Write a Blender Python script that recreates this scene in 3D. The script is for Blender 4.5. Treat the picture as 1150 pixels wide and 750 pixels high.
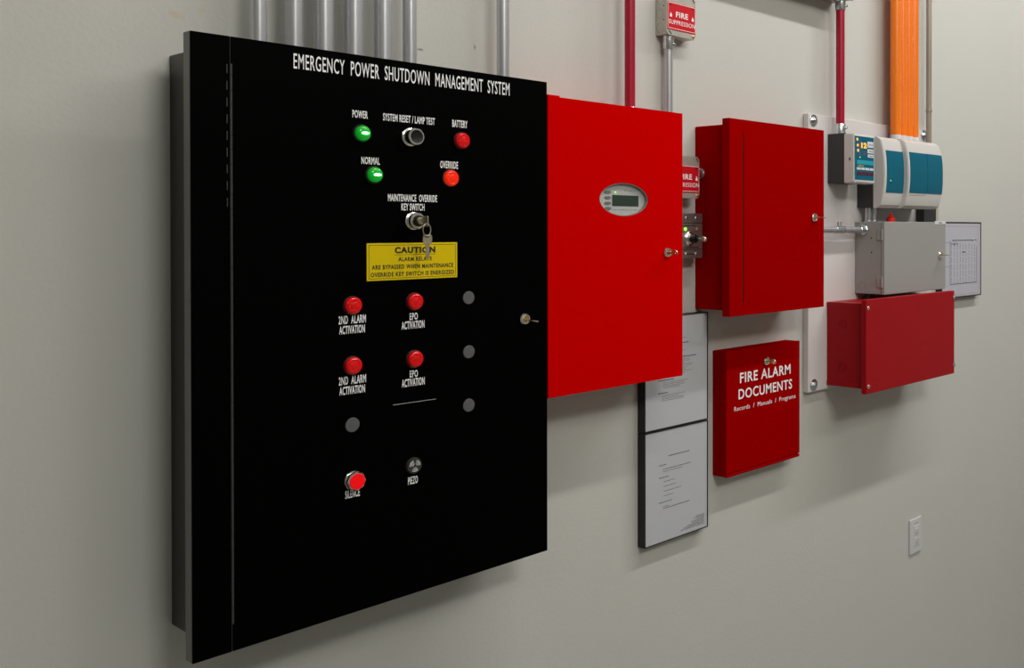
import bpy, bmesh, math, random
from mathutils import Vector, Matrix

random.seed(7)
for o in list(bpy.data.objects):
    bpy.data.objects.remove(o)
SC = bpy.context.scene
COL = SC.collection
R = math.radians

# ------------------------------------------------------------------ camera
# The equipment wall is the plane y = 0, x runs along it to the right,
# "d" below is the distance out from that wall (y = -d), z is the height.
cam_d = bpy.data.cameras.new('camera')
cam = bpy.data.objects.new('camera', cam_d)
COL.objects.link(cam)
cam.location = (0, -1.67, 1.46)
yaw, pitch, roll = R(36.7722), R(0.4112), R(0.0428)
Fw = Vector((math.cos(yaw), math.sin(yaw), 0))
Rt = Vector((math.sin(yaw), -math.cos(yaw), 0))
Up = Vector((0, 0, 1))
F2 = Fw * math.cos(pitch) - Up * math.sin(pitch)
U2 = Up * math.cos(pitch) + Fw * math.sin(pitch)
R3 = Rt * math.cos(roll) + U2 * math.sin(roll)
U3 = U2 * math.cos(roll) - Rt * math.sin(roll)
cam.rotation_euler = Matrix((R3, U3, -F2)).transposed().to_euler()
cam_d.sensor_fit = 'HORIZONTAL'
cam_d.sensor_width = 36
cam_d.lens = 1104.763 / 1150 * 36
cam_d.shift_x = (575 - 915.516) / 1150
cam_d.shift_y = (263.191 - 375) / 1150
cam_d.clip_start = 0.02
SC.camera = cam

# ------------------------------------------------------------------ light
SC.view_settings.view_transform = 'Standard'
SC.view_settings.look = 'None'
SC.view_settings.exposure = 0.0
SC.view_settings.gamma = 1.0
SC.view_settings.use_curve_mapping = False

world = bpy.data.worlds.new('world')
SC.world = world
world.use_nodes = True
world.node_tree.nodes['Background'].inputs[0].default_value = (0.9, 0.95, 1.0, 1)
world.node_tree.nodes['Background'].inputs[1].default_value = 0.05


def area(name, loc, size, power, rot, col=(1, 0.97, 0.92)):
    l = bpy.data.lights.new(name, 'AREA')
    l.shape = 'RECTANGLE'
    l.size, l.size_y = size
    l.energy = power
    l.color = col
    o = bpy.data.objects.new(name, l)
    COL.objects.link(o)
    o.location = loc
    o.rotation_euler = rot
    return o


# a row of fluorescent strips along the ceiling, parallel to the wall
for x, p, c in ((1.40, 14.3, (1, .97, .91)), (2.70, 16, (1, .975, .945)), (4.00, 26, (1, .99, .985))):
    area('fluorescent_or_fill_light', (x, -1.42, 3.62), (1.24, 0.10), p, (R(22), 0, 0), c)
# added fill light further back in the room, brightening pipes and metal
for x, p in ((3.2, 14),):
    area('fluorescent_or_fill_light', (x, -3.2, 3.62), (1.24, 0.30), p, (R(30), 0, 0), (1.0, 0.985, 0.925))
# two added fill lights towards the rear, aimed to brighten left-facing sides
for loc, aim, p in (((0.6, -3.7, 3.4), (2.5, 0, 1.2), 42), ((-1.9, -2.9, 3.5), (2.4, 0, 1.2), 7)):
    area('fluorescent_or_fill_light', loc, (1.24, 0.40), p, (Vector(aim) - Vector(loc)).to_track_quat('-Z', 'Y').to_euler(), (1.0, 0.985, 0.93))


# ------------------------------------------------------------------ materials
def mat(name, color, rough=0.5, metal=0.0, spec=0.5, bump=0.0, bscale=300.0,
        vary=0.0, vscale=12.0, emit=None, estr=0.0, trans=0.0, coat=0.0, stretch=None):
    m = bpy.data.materials.new(name)
    m.use_nodes = True
    nt = m.node_tree
    b = nt.nodes['Principled BSDF']
    b.inputs['Base Color'].default_value = (*color, 1)
    b.inputs['Roughness'].default_value = rough
    b.inputs['Metallic'].default_value = metal
    b.inputs['Specular IOR Level'].default_value = spec
    b.inputs['Transmission Weight'].default_value = trans
    b.inputs['Coat Weight'].default_value = coat
    if emit:
        b.inputs['Emission Color'].default_value = (*emit, 1)
        b.inputs['Emission Strength'].default_value = estr
    if bump or vary:
        tc = nt.nodes.new('ShaderNodeTexCoord')
        mp = nt.nodes.new('ShaderNodeMapping')
        nt.links.new(tc.outputs['Object'], mp.inputs[0])
        if stretch:
            mp.inputs['Scale'].default_value = stretch
    if vary:
        n = nt.nodes.new('ShaderNodeTexNoise')
        n.inputs['Scale'].default_value = vscale
        n.inputs['Detail'].default_value = 5
        nt.links.new(mp.outputs[0], n.inputs['Vector'])
        r = nt.nodes.new('ShaderNodeValToRGB')
        r.color_ramp.elements[0].position = 0.3
        r.color_ramp.elements[1].position = 0.7
        r.color_ramp.elements[0].color = (*[c * (1 - vary) for c in color], 1)
        r.color_ramp.elements[1].color = (*[min(1, c * (1 + vary)) for c in color], 1)
        nt.links.new(n.outputs['Fac'], r.inputs[0])
        nt.links.new(r.outputs[0], b.inputs['Base Color'])
    if bump:
        n = nt.nodes.new('ShaderNodeTexNoise')
        n.inputs['Scale'].default_value = bscale
        n.inputs['Detail'].default_value = 3
        nt.links.new(mp.outputs[0], n.inputs['Vector'])
        bp = nt.nodes.new('ShaderNodeBump')
        bp.inputs['Strength'].default_value = bump
        bp.inputs['Distance'].default_value = 0.001
        nt.links.new(n.outputs['Fac'], bp.inputs['Height'])
        nt.links.new(bp.outputs[0], b.inputs['Normal'])
    return m


M = {}
M['wall'] = mat('painted_wall', (0.60, 0.595, 0.555), 0.7, spec=0.2, bump=0.35, bscale=140, vary=0.012, vscale=2.5)
def wall_mark(cx, cz, rx, rz, col, amount, seed):
    """an old smudge on the wall paint, at its own place on the wall"""
    nt = M['wall'].node_tree
    b = nt.nodes['Principled BSDF']
    src = b.inputs['Base Color'].links[0].from_socket
    ge = nt.nodes.new('ShaderNodeNewGeometry')
    mp = nt.nodes.new('ShaderNodeMapping')
    mp.vector_type = 'TEXTURE'
    mp.inputs['Location'].default_value = (cx, 0, cz)
    mp.inputs['Scale'].default_value = (rx, 1, rz)
    ln = nt.nodes.new('ShaderNodeVectorMath')
    ln.operation = 'LENGTH'
    no = nt.nodes.new('ShaderNodeTexNoise')
    no.inputs['Scale'].default_value = 60 + seed
    nt.links.new(ge.outputs['Position'], mp.inputs[0])
    nt.links.new(mp.outputs[0], ln.inputs[0])
    nt.links.new(ge.outputs['Position'], no.inputs['Vector'])
    ad = nt.nodes.new('ShaderNodeMath')
    ad.operation = 'MULTIPLY_ADD'
    nt.links.new(no.outputs['Fac'], ad.inputs[0])
    ad.inputs[1].default_value = 1.2
    nt.links.new(ln.outputs['Value'], ad.inputs[2])
    mr = nt.nodes.new('ShaderNodeMapRange')
    mr.inputs['From Min'].default_value = 0.75
    mr.inputs['From Max'].default_value = 1.35
    mr.inputs['To Min'].default_value = amount
    mr.inputs['To Max'].default_value = 0.0
    nt.links.new(ad.outputs[0], mr.inputs['Value'])
    mx = nt.nodes.new('ShaderNodeMix')
    mx.data_type = 'RGBA'
    nt.links.new(mr.outputs[0], mx.inputs[0])
    nt.links.new(src, mx.inputs[6])
    mx.inputs[7].default_value = (*col, 1)
    nt.links.new(mx.outputs[2], b.inputs['Base Color'])


wall_mark(.618, 1.781, .020, .011, (.62, .50, .33), .55, 0)
wall_mark(.652, 1.796, .016, .010, (.62, .50, .33), .40, 7)
wall_mark(1.018, 1.787, .013, .004, (.16, .14, .12), .7, 3)
wall_mark(1.133, 1.808, .004, .008, (.16, .14, .12), .7, 11)
M['room'] = mat('room_paint', (0.52, 0.52, 0.48), 0.8, spec=0.2, bump=0.1, bscale=60)
M['floor'] = mat('grey_floor', (0.30, 0.30, 0.28), 0.5, spec=0.3, vary=0.08, vscale=3)
M['ceil'] = mat('ceiling_paint', (0.6, 0.6, 0.58), 0.9, spec=0.1, bump=0.1, bscale=50)
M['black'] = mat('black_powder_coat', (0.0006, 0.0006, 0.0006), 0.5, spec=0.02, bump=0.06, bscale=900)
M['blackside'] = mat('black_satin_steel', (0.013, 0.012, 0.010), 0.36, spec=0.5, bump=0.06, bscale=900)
M['lip'] = mat('reflection_lightened_black_edge', (0.10, 0.098, 0.088), 0.32, spec=0.6, bump=0.06, bscale=900)  # black steel with the lip's pale reflection put into its colour
M['hinge'] = mat('dark_hinge_steel', (0.045, 0.044, 0.046), 0.4, spec=0.5)
M['red1'] = mat('bright_red_enamel', (0.64, 0.0003, 0.0003), 0.5, spec=0.0, bump=0.05, bscale=800)
M['red2'] = mat('deep_red_enamel', (0.355, 0.0003, 0.0005), 0.5, spec=0.0, bump=0.05, bscale=800)
M['red3'] = mat('textured_red_enamel', (0.36, 0.003, 0.008), 0.42, spec=0.2, bump=0.25, bscale=900)
M['redpipe'] = mat('red_conduit_paint', (0.40, 0.003, 0.028), 0.34, spec=0.4, vary=0.12, vscale=30, stretch=(1, 1, .15))
M['greybox'] = mat('grey_powder_coat', (0.345, 0.335, 0.325), 0.45, spec=0.3, bump=0.12, bscale=900)
M['galv'] = mat('galvanised_steel', (0.58, 0.58, 0.61), 0.32, metal=0.72, vary=0.10, vscale=60, stretch=(1, 1, .05), bump=0.03, bscale=400)
M['tin'] = mat('stamped_steel', (0.55, 0.53, 0.47), 0.42, metal=0.5, vary=0.12, vscale=30, bump=0.05, bscale=300)
M['zinc'] = mat('zinc_fitting', (0.70, 0.74, 0.77), 0.25, metal=0.95, vary=0.1, vscale=80)
M['chrome'] = mat('chrome', (0.92, 0.91, 0.88), 0.2, metal=1.0)
M['nickel'] = mat('nickel_key', (0.66, 0.58, 0.44), 0.32, metal=0.9, vary=0.1, vscale=90)
M['brass'] = mat('brass', (0.70, 0.48, 0.18), 0.3, metal=0.9)
M['brushed'] = mat('brushed_stainless', (0.42, 0.40, 0.39), 0.38, metal=0.9, vary=0.1, vscale=120, stretch=(.05, 1, 1))
M['white_print'] = mat('white_print', (0.95, 0.95, 0.95), 0.6, spec=0.2)
M['grey_print'] = mat('grey_print', (0.10, 0.10, 0.10), 0.6)
M['faint_print'] = mat('faint_print', (0.24, 0.24, 0.25), 0.6)
M['doc_print'] = mat('document_print', (0.10, 0.10, 0.11), 0.6)
M['pale_print'] = mat('pale_print', (0.45, 0.45, 0.46), 0.6)
M['rose_print'] = mat('rose_print', (0.50, 0.25, 0.26), 0.6)
M['black_print'] = mat('black_print', (0.012, 0.011, 0.006), 0.6)
M['yellow'] = mat('yellow_plastic', (0.76, 0.56, 0.0), 0.45, spec=0.2)
M['signred'] = mat('sign_red', (0.62, 0.008, 0.018), 0.4, spec=0.3)
M['plug'] = mat('grey_plug', (0.115, 0.115, 0.12), 0.6, spec=0.25, bump=0.15, bscale=900)
M['blackplastic'] = mat('black_plastic', (0.008, 0.008, 0.009), 0.35, spec=0.4)
M['redlens'] = mat('red_lens', (0.82, 0.0015, 0.003), 0.10, spec=0.45, coat=0.3)
M['redlit'] = mat('lit_red_lens', (0.85, 0.008, 0.003), 0.18, spec=0.4, emit=(1, 0.045, 0.004), estr=0.30)
M['redcap'] = mat('red_button', (0.95, 0.004, 0.008), 0.5, spec=0.1, emit=(1, 0.01, 0.01), estr=0.25)
M['greenlens'] = mat('lit_green_lens', (0.008, 0.38, 0.02), 0.18, emit=(0.0, 1, 0.06), estr=0.12)
M['greenhot'] = mat('green_lamp_core', (0.5, 1, 0.6), 0.3, emit=(0.25, 1.0, 0.5), estr=9.0)
M['greenled'] = mat('green_led', (0.2, 0.9, 0.1), 0.3, emit=(0.35, 1.0, 0.05), estr=1.2)
M['amberled'] = mat('amber_led', (0.35, 0.2, 0.04), 0.3, spec=0.5)
M['orangeled'] = mat('orange_led', (1, 0.5, 0.05), 0.3, emit=(1, 0.36, 0.03), estr=1.0)
M['oval'] = mat('pale_grey_plastic', (0.47, 0.48, 0.46), 0.5, spec=0.25)
M['ovalrim'] = mat('grey_rim', (0.24, 0.24, 0.23), 0.5)
M['lcd'] = mat('lcd_glass', (0.035, 0.055, 0.042), 0.2, spec=0.5)
M['btn'] = mat('grey_button', (0.17, 0.17, 0.18), 0.5)
M['board'] = mat('white_board', (0.72, 0.69, 0.68), 0.5, spec=0.25, bump=0.05, bscale=200)
M['paper'] = mat('paper', (0.56, 0.57, 0.60), 0.75, spec=0.1)
M['bluepaper'] = mat('drawing_paper', (0.54, 0.53, 0.60), 0.7, spec=0.1)
M['frame'] = mat('dark_frame', (0.012, 0.010, 0.011), 0.35, spec=0.4)
M['offwhite'] = mat('off_white_plastic', (0.66, 0.635, 0.61), 0.42, spec=0.35)
M['teal'] = mat('teal_panel', (0.002, 0.125, 0.20), 0.3, spec=0.25)
M['cyan'] = mat('cyan_panel', (0.02, 0.34, 0.44), 0.4)
M['charcoal'] = mat('charcoal_plastic', (0.032, 0.032, 0.034), 0.55, bump=0.15, bscale=800)
M['maroon'] = mat('maroon_button', (0.10, 0.012, 0.03), 0.4)
M['labelwhite'] = mat('white_label', (0.70, 0.70, 0.72), 0.6)
M['orange'] = mat('orange_pipe', (0.95, 0.21, 0.006), 0.3, spec=0.45, vary=0.05, vscale=40, stretch=(1, 1, .1))
M['brown'] = mat('tan_weathered_conduit', (0.36, 0.32, 0.25), 0.42, metal=0.3, vary=0.15, vscale=30, stretch=(1, 1, .1))
M['outlet'] = mat('outlet_white', (0.66, 0.65, 0.66), 0.35, spec=0.4)
M['beige'] = mat('beige_plastic', (0.50, 0.46, 0.38), 0.5)
M['redcone'] = mat('red_cap_plastic', (0.95, 0.01, 0.01), 0.4)


def glass_mat():
    m = bpy.data.materials.new('picture_glazing')
    m.use_nodes = True
    nt = m.node_tree
    tr = nt.nodes.new('ShaderNodeBsdfTransparent')
    gl = nt.nodes.new('ShaderNodeBsdfGlossy')
    gl.inputs['Roughness'].default_value = 0.12
    fr = nt.nodes.new('ShaderNodeFresnel')
    fr.inputs['IOR'].default_value = 1.35
    mx = nt.nodes.new('ShaderNodeMixShader')
    ge = nt.nodes.new('ShaderNodeNewGeometry')
    fb = nt.nodes.new('ShaderNodeMath')
    fb.operation = 'SUBTRACT'
    fb.use_clamp = True
    nt.links.new(fr.outputs[0], fb.inputs[0])
    nt.links.new(ge.outputs['Backfacing'], fb.inputs[1])
    nt.links.new(fb.outputs[0], mx.inputs[0])
    nt.links.new(tr.outputs[0], mx.inputs[1])
    nt.links.new(gl.outputs[0], mx.inputs[2])
    nt.links.new(mx.outputs[0], nt.nodes['Material Output'].inputs['Surface'])
    return m


M['glass'] = glass_mat()


# ------------------------------------------------------------------ mesh helpers
def BM():
    return bmesh.new()


def box(bm, x0, x1, d0, d1, z0, z1, bev=0.0, seg=2):
    vs = bmesh.ops.create_cube(bm, size=1.0)['verts']
    for v in vs:
        v.co = Vector((x0 + (v.co.x + .5) * (x1 - x0), -(d0 + (v.co.y + .5) * (d1 - d0)), z0 + (v.co.z + .5) * (z1 - z0)))
    es = list({e for v in vs for e in v.link_edges})
    fs = list({f for v in vs for f in v.link_faces})
    bmesh.ops.recalc_face_normals(bm, faces=fs)
    if bev:
        bmesh.ops.bevel(bm, geom=es, offset=bev, segments=seg, affect='EDGES', profile=0.5)
    return bm


def lathe(bm, prof, center, axis='D', n=32, smooth=True, cap=True):
    """prof: list of (radius, along). axis 'D' runs out of the wall, 'Z' up, 'X' along the wall."""
    cx, cd, cz = center
    rings = []
    for r, a in prof:
        ring = []
        for k in range(n):
            t = 2 * math.pi * k / n
            c, s = math.cos(t) * r, math.sin(t) * r
            if axis == 'D':
                p = (cx + c, -(cd + a), cz + s)
            elif axis == 'Z':
                p = (cx + c, -cd + s, cz + a)
            else:
                p = (cx + a, -cd + c, cz + s)
            ring.append(bm.verts.new(p))
        rings.append(ring)
    fs = []
    for A, B in zip(rings, rings[1:]):
        for k in range(n):
            f = bm.faces.new((A[k], A[(k + 1) % n], B[(k + 1) % n], B[k]))
            f.smooth = smooth
            fs.append(f)
    if cap:
        fs.append(bm.faces.new(rings[0]))
        fs.append(bm.faces.new(rings[-1]))
    else:
        for k in range(n):
            fs.append(bm.faces.new((rings[-1][k], rings[-1][(k + 1) % n], rings[0][(k + 1) % n], rings[0][k])))
    bmesh.ops.recalc_face_normals(bm, faces=fs)
    return bm


def cyl(bm, r, a0, a1, center, axis='D', n=32, ch=0.0):
    if ch:
        prof = [(r - ch, a0), (r, a0 + ch), (r, a1 - ch), (r - ch, a1)]
    else:
        prof = [(r, a0), (r, a1)]
    return lathe(bm, prof, center, axis, n)


def torus(bm, Rm, r, center, rot=None, n=40, m=12, sx=1.0, sz=1.0):
    """ring in the x-z plane (facing out of the wall), optional rotation matrix"""
    cx, cd, cz = center
    V = []
    for i in range(n):
        t = 2 * math.pi * i / n
        row = []
        for j in range(m):
            u = 2 * math.pi * j / m
            q = Vector(((Rm + r * math.cos(u)) * math.cos(t) * sx, r * math.sin(u), (Rm + r * math.cos(u)) * math.sin(t) * sz))
            if rot:
                q = rot @ q
            row.append(bm.verts.new(q + Vector((cx, -cd, cz))))
        V.append(row)
    fs = []
    for i in range(n):
        for j in range(m):
            f = bm.faces.new((V[i][j], V[(i + 1) % n][j], V[(i + 1) % n][(j + 1) % m], V[i][(j + 1) % m]))
            f.smooth = True
            fs.append(f)
    bmesh.ops.recalc_face_normals(bm, faces=fs)
    return bm


def prism_x(bm, prof, x0, x1, smooth=False):
    """closed profile of (d, z), extruded from x0 to x1"""
    A = [bm.verts.new((x0, -d, z)) for d, z in prof]
    B = [bm.verts.new((x1, -d, z)) for d, z in prof]
    n = len(prof)
    fs = [bm.faces.new(A), bm.faces.new(list(reversed(B)))]
    for k in range(n):
        f = bm.faces.new((A[k], B[k], B[(k + 1) % n], A[(k + 1) % n]))
        f.smooth = smooth
        fs.append(f)
    bmesh.ops.recalc_face_normals(bm, faces=fs)
    return bm


def prism_d(bm, pts, d0, d1):
    """closed outline of (x, z), extruded out of the wall from d0 to d1"""
    A = [bm.verts.new((x, -d0, z)) for x, z in pts]
    B = [bm.verts.new((x, -d1, z)) for x, z in pts]
    n = len(pts)
    fs = [bm.faces.new(A), bm.faces.new(list(reversed(B)))]
    for k in range(n):
        fs.append(bm.faces.new((A[k], B[k], B[(k + 1) % n], A[(k + 1) % n])))
    bmesh.ops.recalc_face_normals(bm, faces=fs)
    return bm


def ellipse(cx, cz, rx, rz, n=48):
    return [(cx + rx * math.cos(2 * math.pi * k / n), cz + rz * math.sin(2 * math.pi * k / n)) for k in range(n)]


def plate_hole(bm, x0, x1, z0, z1, d0, d1, hole):
    """a plate with an opening; hole is a closed (x, z) outline"""
    outer = [(x0, z0), (x1, z0), (x1, z1), (x0, z1)]
    ov = [bm.verts.new((x, -d1, z)) for x, z in outer]
    hv = [bm.verts.new((x, -d1, z)) for x, z in hole]
    es = []
    for L in (ov, hv):
        for k in range(len(L)):
            es.append(bm.edges.new((L[k], L[(k + 1) % len(L)])))
    bmesh.ops.triangle_fill(bm, edges=es, use_beauty=True, normal=(0, -1, 0))
    for L in (ov, hv):
        back = [bm.verts.new((v.co.x, -d0, v.co.z)) for v in L]
        for k in range(len(L)):
            bm.faces.new((L[k], L[(k + 1) % len(L)], back[(k + 1) % len(L)], back[k]))
    bmesh.ops.recalc_face_normals(bm, faces=bm.faces[:])
    return bm


def tube(bm, pts, r, n=12):
    """round wire through (x, d, z) points"""
    P = [Vector((x, -d, z)) for x, d, z in pts]
    rings = []
    prev = None
    for i, p in enumerate(P):
        t = (P[min(i + 1, len(P) - 1)] - P[max(i - 1, 0)]).normalized()
        a = prev if prev else (Vector((0, 0, 1)) if abs(t.z) < .9 else Vector((1, 0, 0)))
        u = (a - t * a.dot(t)).normalized()
        prev = u
        w = t.cross(u)
        rings.append([bm.verts.new(p + (u * math.cos(2 * math.pi * k / n) + w * math.sin(2 * math.pi * k / n)) * r) for k in range(n)])
    fs = []
    for A, B in zip(rings, rings[1:]):
        for k in range(n):
            f = bm.faces.new((A[k], A[(k + 1) % n], B[(k + 1) % n], B[k]))
            f.smooth = True
            fs.append(f)
    fs += [bm.faces.new(rings[0]), bm.faces.new(rings[-1])]
    bmesh.ops.recalc_face_normals(bm, faces=fs)
    return bm


def text(bm, s, x0, x1, z0, z1, d, bold=0.0, th=0.0003, space=1.1):
    """raised lettering, its capitals filling the given rectangle on the plane at distance d"""
    c = bpy.data.curves.new('t', 'FONT')
    c.body = s
    c.size = 1.0
    c.offset = bold
    c.space_character = space
    c.resolution_u = 3
    c.fill_mode = 'BOTH'
    c.extrude = 0.01
    o = bpy.data.objects.new('t', c)
    COL.objects.link(o)
    dg = bpy.context.evaluated_depsgraph_get()
    me = bpy.data.meshes.new_from_object(o.evaluated_get(dg))
    bpy.data.objects.remove(o)
    bpy.data.curves.remove(c)
    xs = [v.co.x for v in me.vertices]
    ys = [v.co.y for v in me.vertices]
    zs = [v.co.z for v in me.vertices]
    ax, bx = min(xs), max(xs)
    ay, by = min(ys), max(ys)
    az, bz = min(zs), max(zs)
    for v in me.vertices:
        u = (v.co.x - ax) / (bx - ax)
        w = (v.co.y - ay) / (by - ay)
        q = (v.co.z - az) / max(1e-9, bz - az)
        v.co = (x0 + u * (x1 - x0), -(d + q * th), z0 + w * (z1 - z0))
    bm.from_mesh(me)
    bpy.data.meshes.remove(me)
    return bm


def obj(name, bm, m, parent=None, label=None):
    """links the shapes gathered in bm as ONE mesh object (parts hang on their thing)"""
    me = bpy.data.meshes.new(name)
    org = Vector((0, 0, 0))
    p = parent
    if parent is not None:
        while p.parent:
            p = p.parent
        org = p.location.copy()
    else:
        xs = [v.co for v in bm.verts]
        org = Vector(((min(v.x for v in xs) + max(v.x for v in xs)) / 2, max(v.y for v in xs), min(v.z for v in xs)))
    bmesh.ops.translate(bm, verts=bm.verts, vec=-org)
    bm.normal_update()
    for e in bm.edges:
        if len(e.link_faces) == 2 and e.calc_face_angle(0) > R(32):
            e.smooth = False
    bm.to_mesh(me)
    bm.free()
    me.materials.append(M[m])
    o = bpy.data.objects.new(name, me)
    COL.objects.link(o)
    if parent is not None:
        o.parent = parent
    else:
        o.location = org
    if label:
        o['label'] = label
    return o


def tag(o, label, cat, group=None):
    o['label'] = label
    o['category'] = cat
    if group:
        o['group'] = group
    return o


def thing(name, label, cat, loc, group=None):
    o = bpy.data.objects.new(name, None)
    o.empty_display_size = 0.03
    COL.objects.link(o)
    o.location = loc
    return tag(o, label, cat, group)


def struct(name, bm, m):
    o = obj(name, bm, m)
    o['kind'] = 'structure'
    return o


# ------------------------------------------------------------------ the room
XL, XR, DF, HC, FZ = -2.6, 6.6, 4.3, 3.85, -0.38
struct('wall_back', box(BM(), XL, XR, -0.12, 0.0, FZ, HC), 'wall')
struct('wall_left', box(BM(), XL - .12, XL, -0.12, DF, FZ, HC), 'room')
struct('wall_right', box(BM(), XR, XR + .12, -0.12, DF, FZ, HC), 'room')
struct('wall_front', box(BM(), XL, XR, DF, DF + .12, FZ, HC), 'room')
struct('floor', box(BM(), XL - .12, XR + .12, -0.12, DF + .12, FZ - 0.1, FZ), 'floor')
struct('ceiling', box(BM(), XL - .12, XR + .12, -0.12, DF + .12, HC, HC + .1), 'ceil')


# ------------------------------------------------------------------ shared small pieces
def cam_lock(parent, x, d, z, r=0.0105, plug='nickel'):
    a = obj('cam_lock', lathe(BM(), [(r, 0), (r, .003), (r * .85, .0055), (r * .62, .0062), (r * .55, .0045), (0.0004, .0045)], (x, d, z), 'D', 28), 'chrome', parent)
    b = cyl(BM(), r * .5, .0044, .0062, (x, d, z), 'D', 20)
    obj('lock_plug', b, plug, a)
    return a


def key(x, d, z, length, label, angle, group=None, name='key'):
    """small flat key standing in a lock: stub of blade plus bow; angle turns the flat about the lock axis"""
    bm = BM()
    t = .0011
    box(bm, -.0026, .0026, 0, length * .35, -t, t)
    # bow: rounded outline with an eye, built in the x-d plane
    out = [(.0072 * math.cos(a) * 1.0, length * .66 + length * .34 * math.sin(a)) for a in [2 * math.pi * k / 24 for k in range(24)]]
    eye = [(.002 * math.cos(a), length * .80 + .002 * math.sin(a)) for a in [2 * math.pi * k / 12 for k in range(12)]]
    A = [[bm.verts.new((px, -pd, s * t)) for px, pd in L] for L in (out, eye) for s in (-1, 1)]
    for s in (0, 1):
        es = []
        for L in (A[s], A[2 + s]):
            for k in range(len(L)):
                es.append(bm.edges.new((L[k], L[(k + 1) % len(L)])))
        bmesh.ops.triangle_fill(bm, edges=es, use_beauty=True, normal=(0, 0, 1))
    for a, b in ((A[0], A[1]), (A[2], A[3])):
        for k in range(len(a)):
            bm.faces.new((a[k], a[(k + 1) % len(a)], b[(k + 1) % len(a)], b[k]))
    bmesh.ops.recalc_face_normals(bm, faces=bm.faces[:])
    bmesh.ops.rotate(bm, verts=bm.verts, cent=(0, 0, 0), matrix=Matrix.Rotation(R(angle), 3, 'Y'))
    bmesh.ops.translate(bm, verts=bm.verts, vec=(x, -d, z))
    o = obj(name, bm, 'nickel')
    return tag(o, label, 'key', group)


def greek(bm, x0, x1, z0, z1, d, seed, h=0.0022):
    """one line of tiny unreadable print as word-long dashes"""
    rnd = random.Random(seed)
    x = x0
    zc = (z0 + z1) / 2
    while x < x1 - .001:
        w = min(x1 - x, rnd.uniform(.003, .011))
        box(bm, x, x + w, d, d + .0002, zc - h / 2, zc + h / 2)
        x += w + .0016
    return bm


# ================================================================== black control cabinet
DB = .1274
epo = thing('control_cabinet', 'large black steel control cabinet with white lettering and indicator lamps, left end of the wall', 'cabinet', (.8958, 0, .8379))
obj('body', box(BM(), .6066, 1.185, 0, .1035, .8577, 1.7185, .002), 'blackside', epo)
f = BM()
box(f, .5868, 1.2048, .1031, .1250, .8379, 1.7383, .0012)
obj('front_flange', f, 'lip', epo)
obj('hinge_strip', box(BM(), .5872, .6392, .1245, DB, .8383, 1.7379, .0006), 'black', epo)
door = obj('door', box(BM(), .6406, 1.2044, .1245, DB, .8383, 1.7379, .0006), 'black', epo)
hg = BM()
zz = .8786
while zz < 1.698:
    cyl(hg, .0019, 0, min(.0212, 1.698 - zz), (.6402, DB - .0002, zz), 'Z', 10, .0002)
    zz += .0217
hinge = obj('piano_hinge', hg, 'hinge', epo, 'thin dark grey piano hinge')
hd = BM()
for k in range(9):
    zt = 1.6966 - k * .0243
    box(hd, .6342, .6354, DB - .0003, DB + .0004, zt - .0128, zt)
obj('hinge_slot', hd, 'hinge', hinge)


def caption(name, s, x0, x1, z0, z1, parent=epo, d=DB, bold=.018, m='white_print', lab=None):
    return obj(name, text(BM(), s, x0, x1, z0, z1, d, bold), m, parent, lab)


caption('title_lettering', 'EMERGENCY  POWER  SHUTDOWN  MANAGEMENT  SYSTEM', .7296, 1.1198, 1.7026, 1.7262, bold=.006, lab='white title lettering along the top')
caption('caption', 'POWER', .8218, .8473, 1.6359, 1.6483)
caption('caption', 'SYSTEM RESET / LAMP TEST', .8735, .9676, 1.6356, 1.6479)
caption('caption', 'BATTERY', 1.0013, 1.0312, 1.6355, 1.6484)
caption('caption', 'NORMAL', .8365, .8678, 1.5621, 1.5740)
caption('caption', 'OVERRIDE', .9776, 1.0123, 1.5622, 1.5751)
caption('caption', 'MAINTENANCE  OVERRIDE', .8817, .9715, 1.5029, 1.5151)
caption('caption', 'KEY SWITCH', .9055, .9476, 1.4878, 1.4998)
for dz in (0, -.0973):
    b = BM()
    text(b, '2ND  ALARM', .7984, .8433, 1.3050 + dz, 1.3182 + dz, DB, .018)
    text(b, 'ACTIVATION', .7993, .8416, 1.2888 + dz, 1.3020 + dz, DB, .018)
    obj('caption', b, 'white_print', epo)
    b = BM()
    text(b, 'EPO', .9200, .9348, 1.3028 + dz, 1.3148 + dz, DB, .018)
    text(b, 'ACTIVATION', .9055, .9472, 1.2878 + dz, 1.3012 + dz, DB, .018)
    obj('caption', b, 'white_print', epo)
caption('caption', 'SILENCE', .8084, .8324, 1.0247, 1.0375)
caption('caption', 'PIEZO', .9163, .9342, 1.0246, 1.0376)
b = BM()
prism_d(b, [(.8899, 1.1633), (.9689, 1.1624), (.9689, 1.1632), (.8899, 1.1641)], DB - .0002, DB + .0003)
obj('printed_line', b, 'pale_print', epo)


def red_lamp(x, z, lab, m='redlens'):
    a = obj('indicator_lamp', lathe(BM(), [(.0155, 0), (.0155, .0025), (.0145, .0035), (.0125, .0035)], (x, DB, z), 'D', 32), 'blackplastic', epo, lab)
    prof = [(.0139, .003), (.0141, .0055), (.0137, .0075), (.0126, .0092), (.0105, .0103), (.009, .0098), (.0065, .0098), (.0055, .0104), (.003, .0108), (.0005, .0109)]
    lens = BM()
    lathe(lens, prof, (x, DB, z), 'D', 32)
    # moulded ribs on the face of the lens
    for k in range(6):
        t = math.pi / 6 + k * math.pi / 3
        lathe(lens, [(.0016, .0095), (.0013, .0105), (.0004, .0108)], (x + .0085 * math.cos(t), DB, z + .0085 * math.sin(t)), 'D', 10)
    obj('lens', lens, m, a)
    return a


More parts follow.
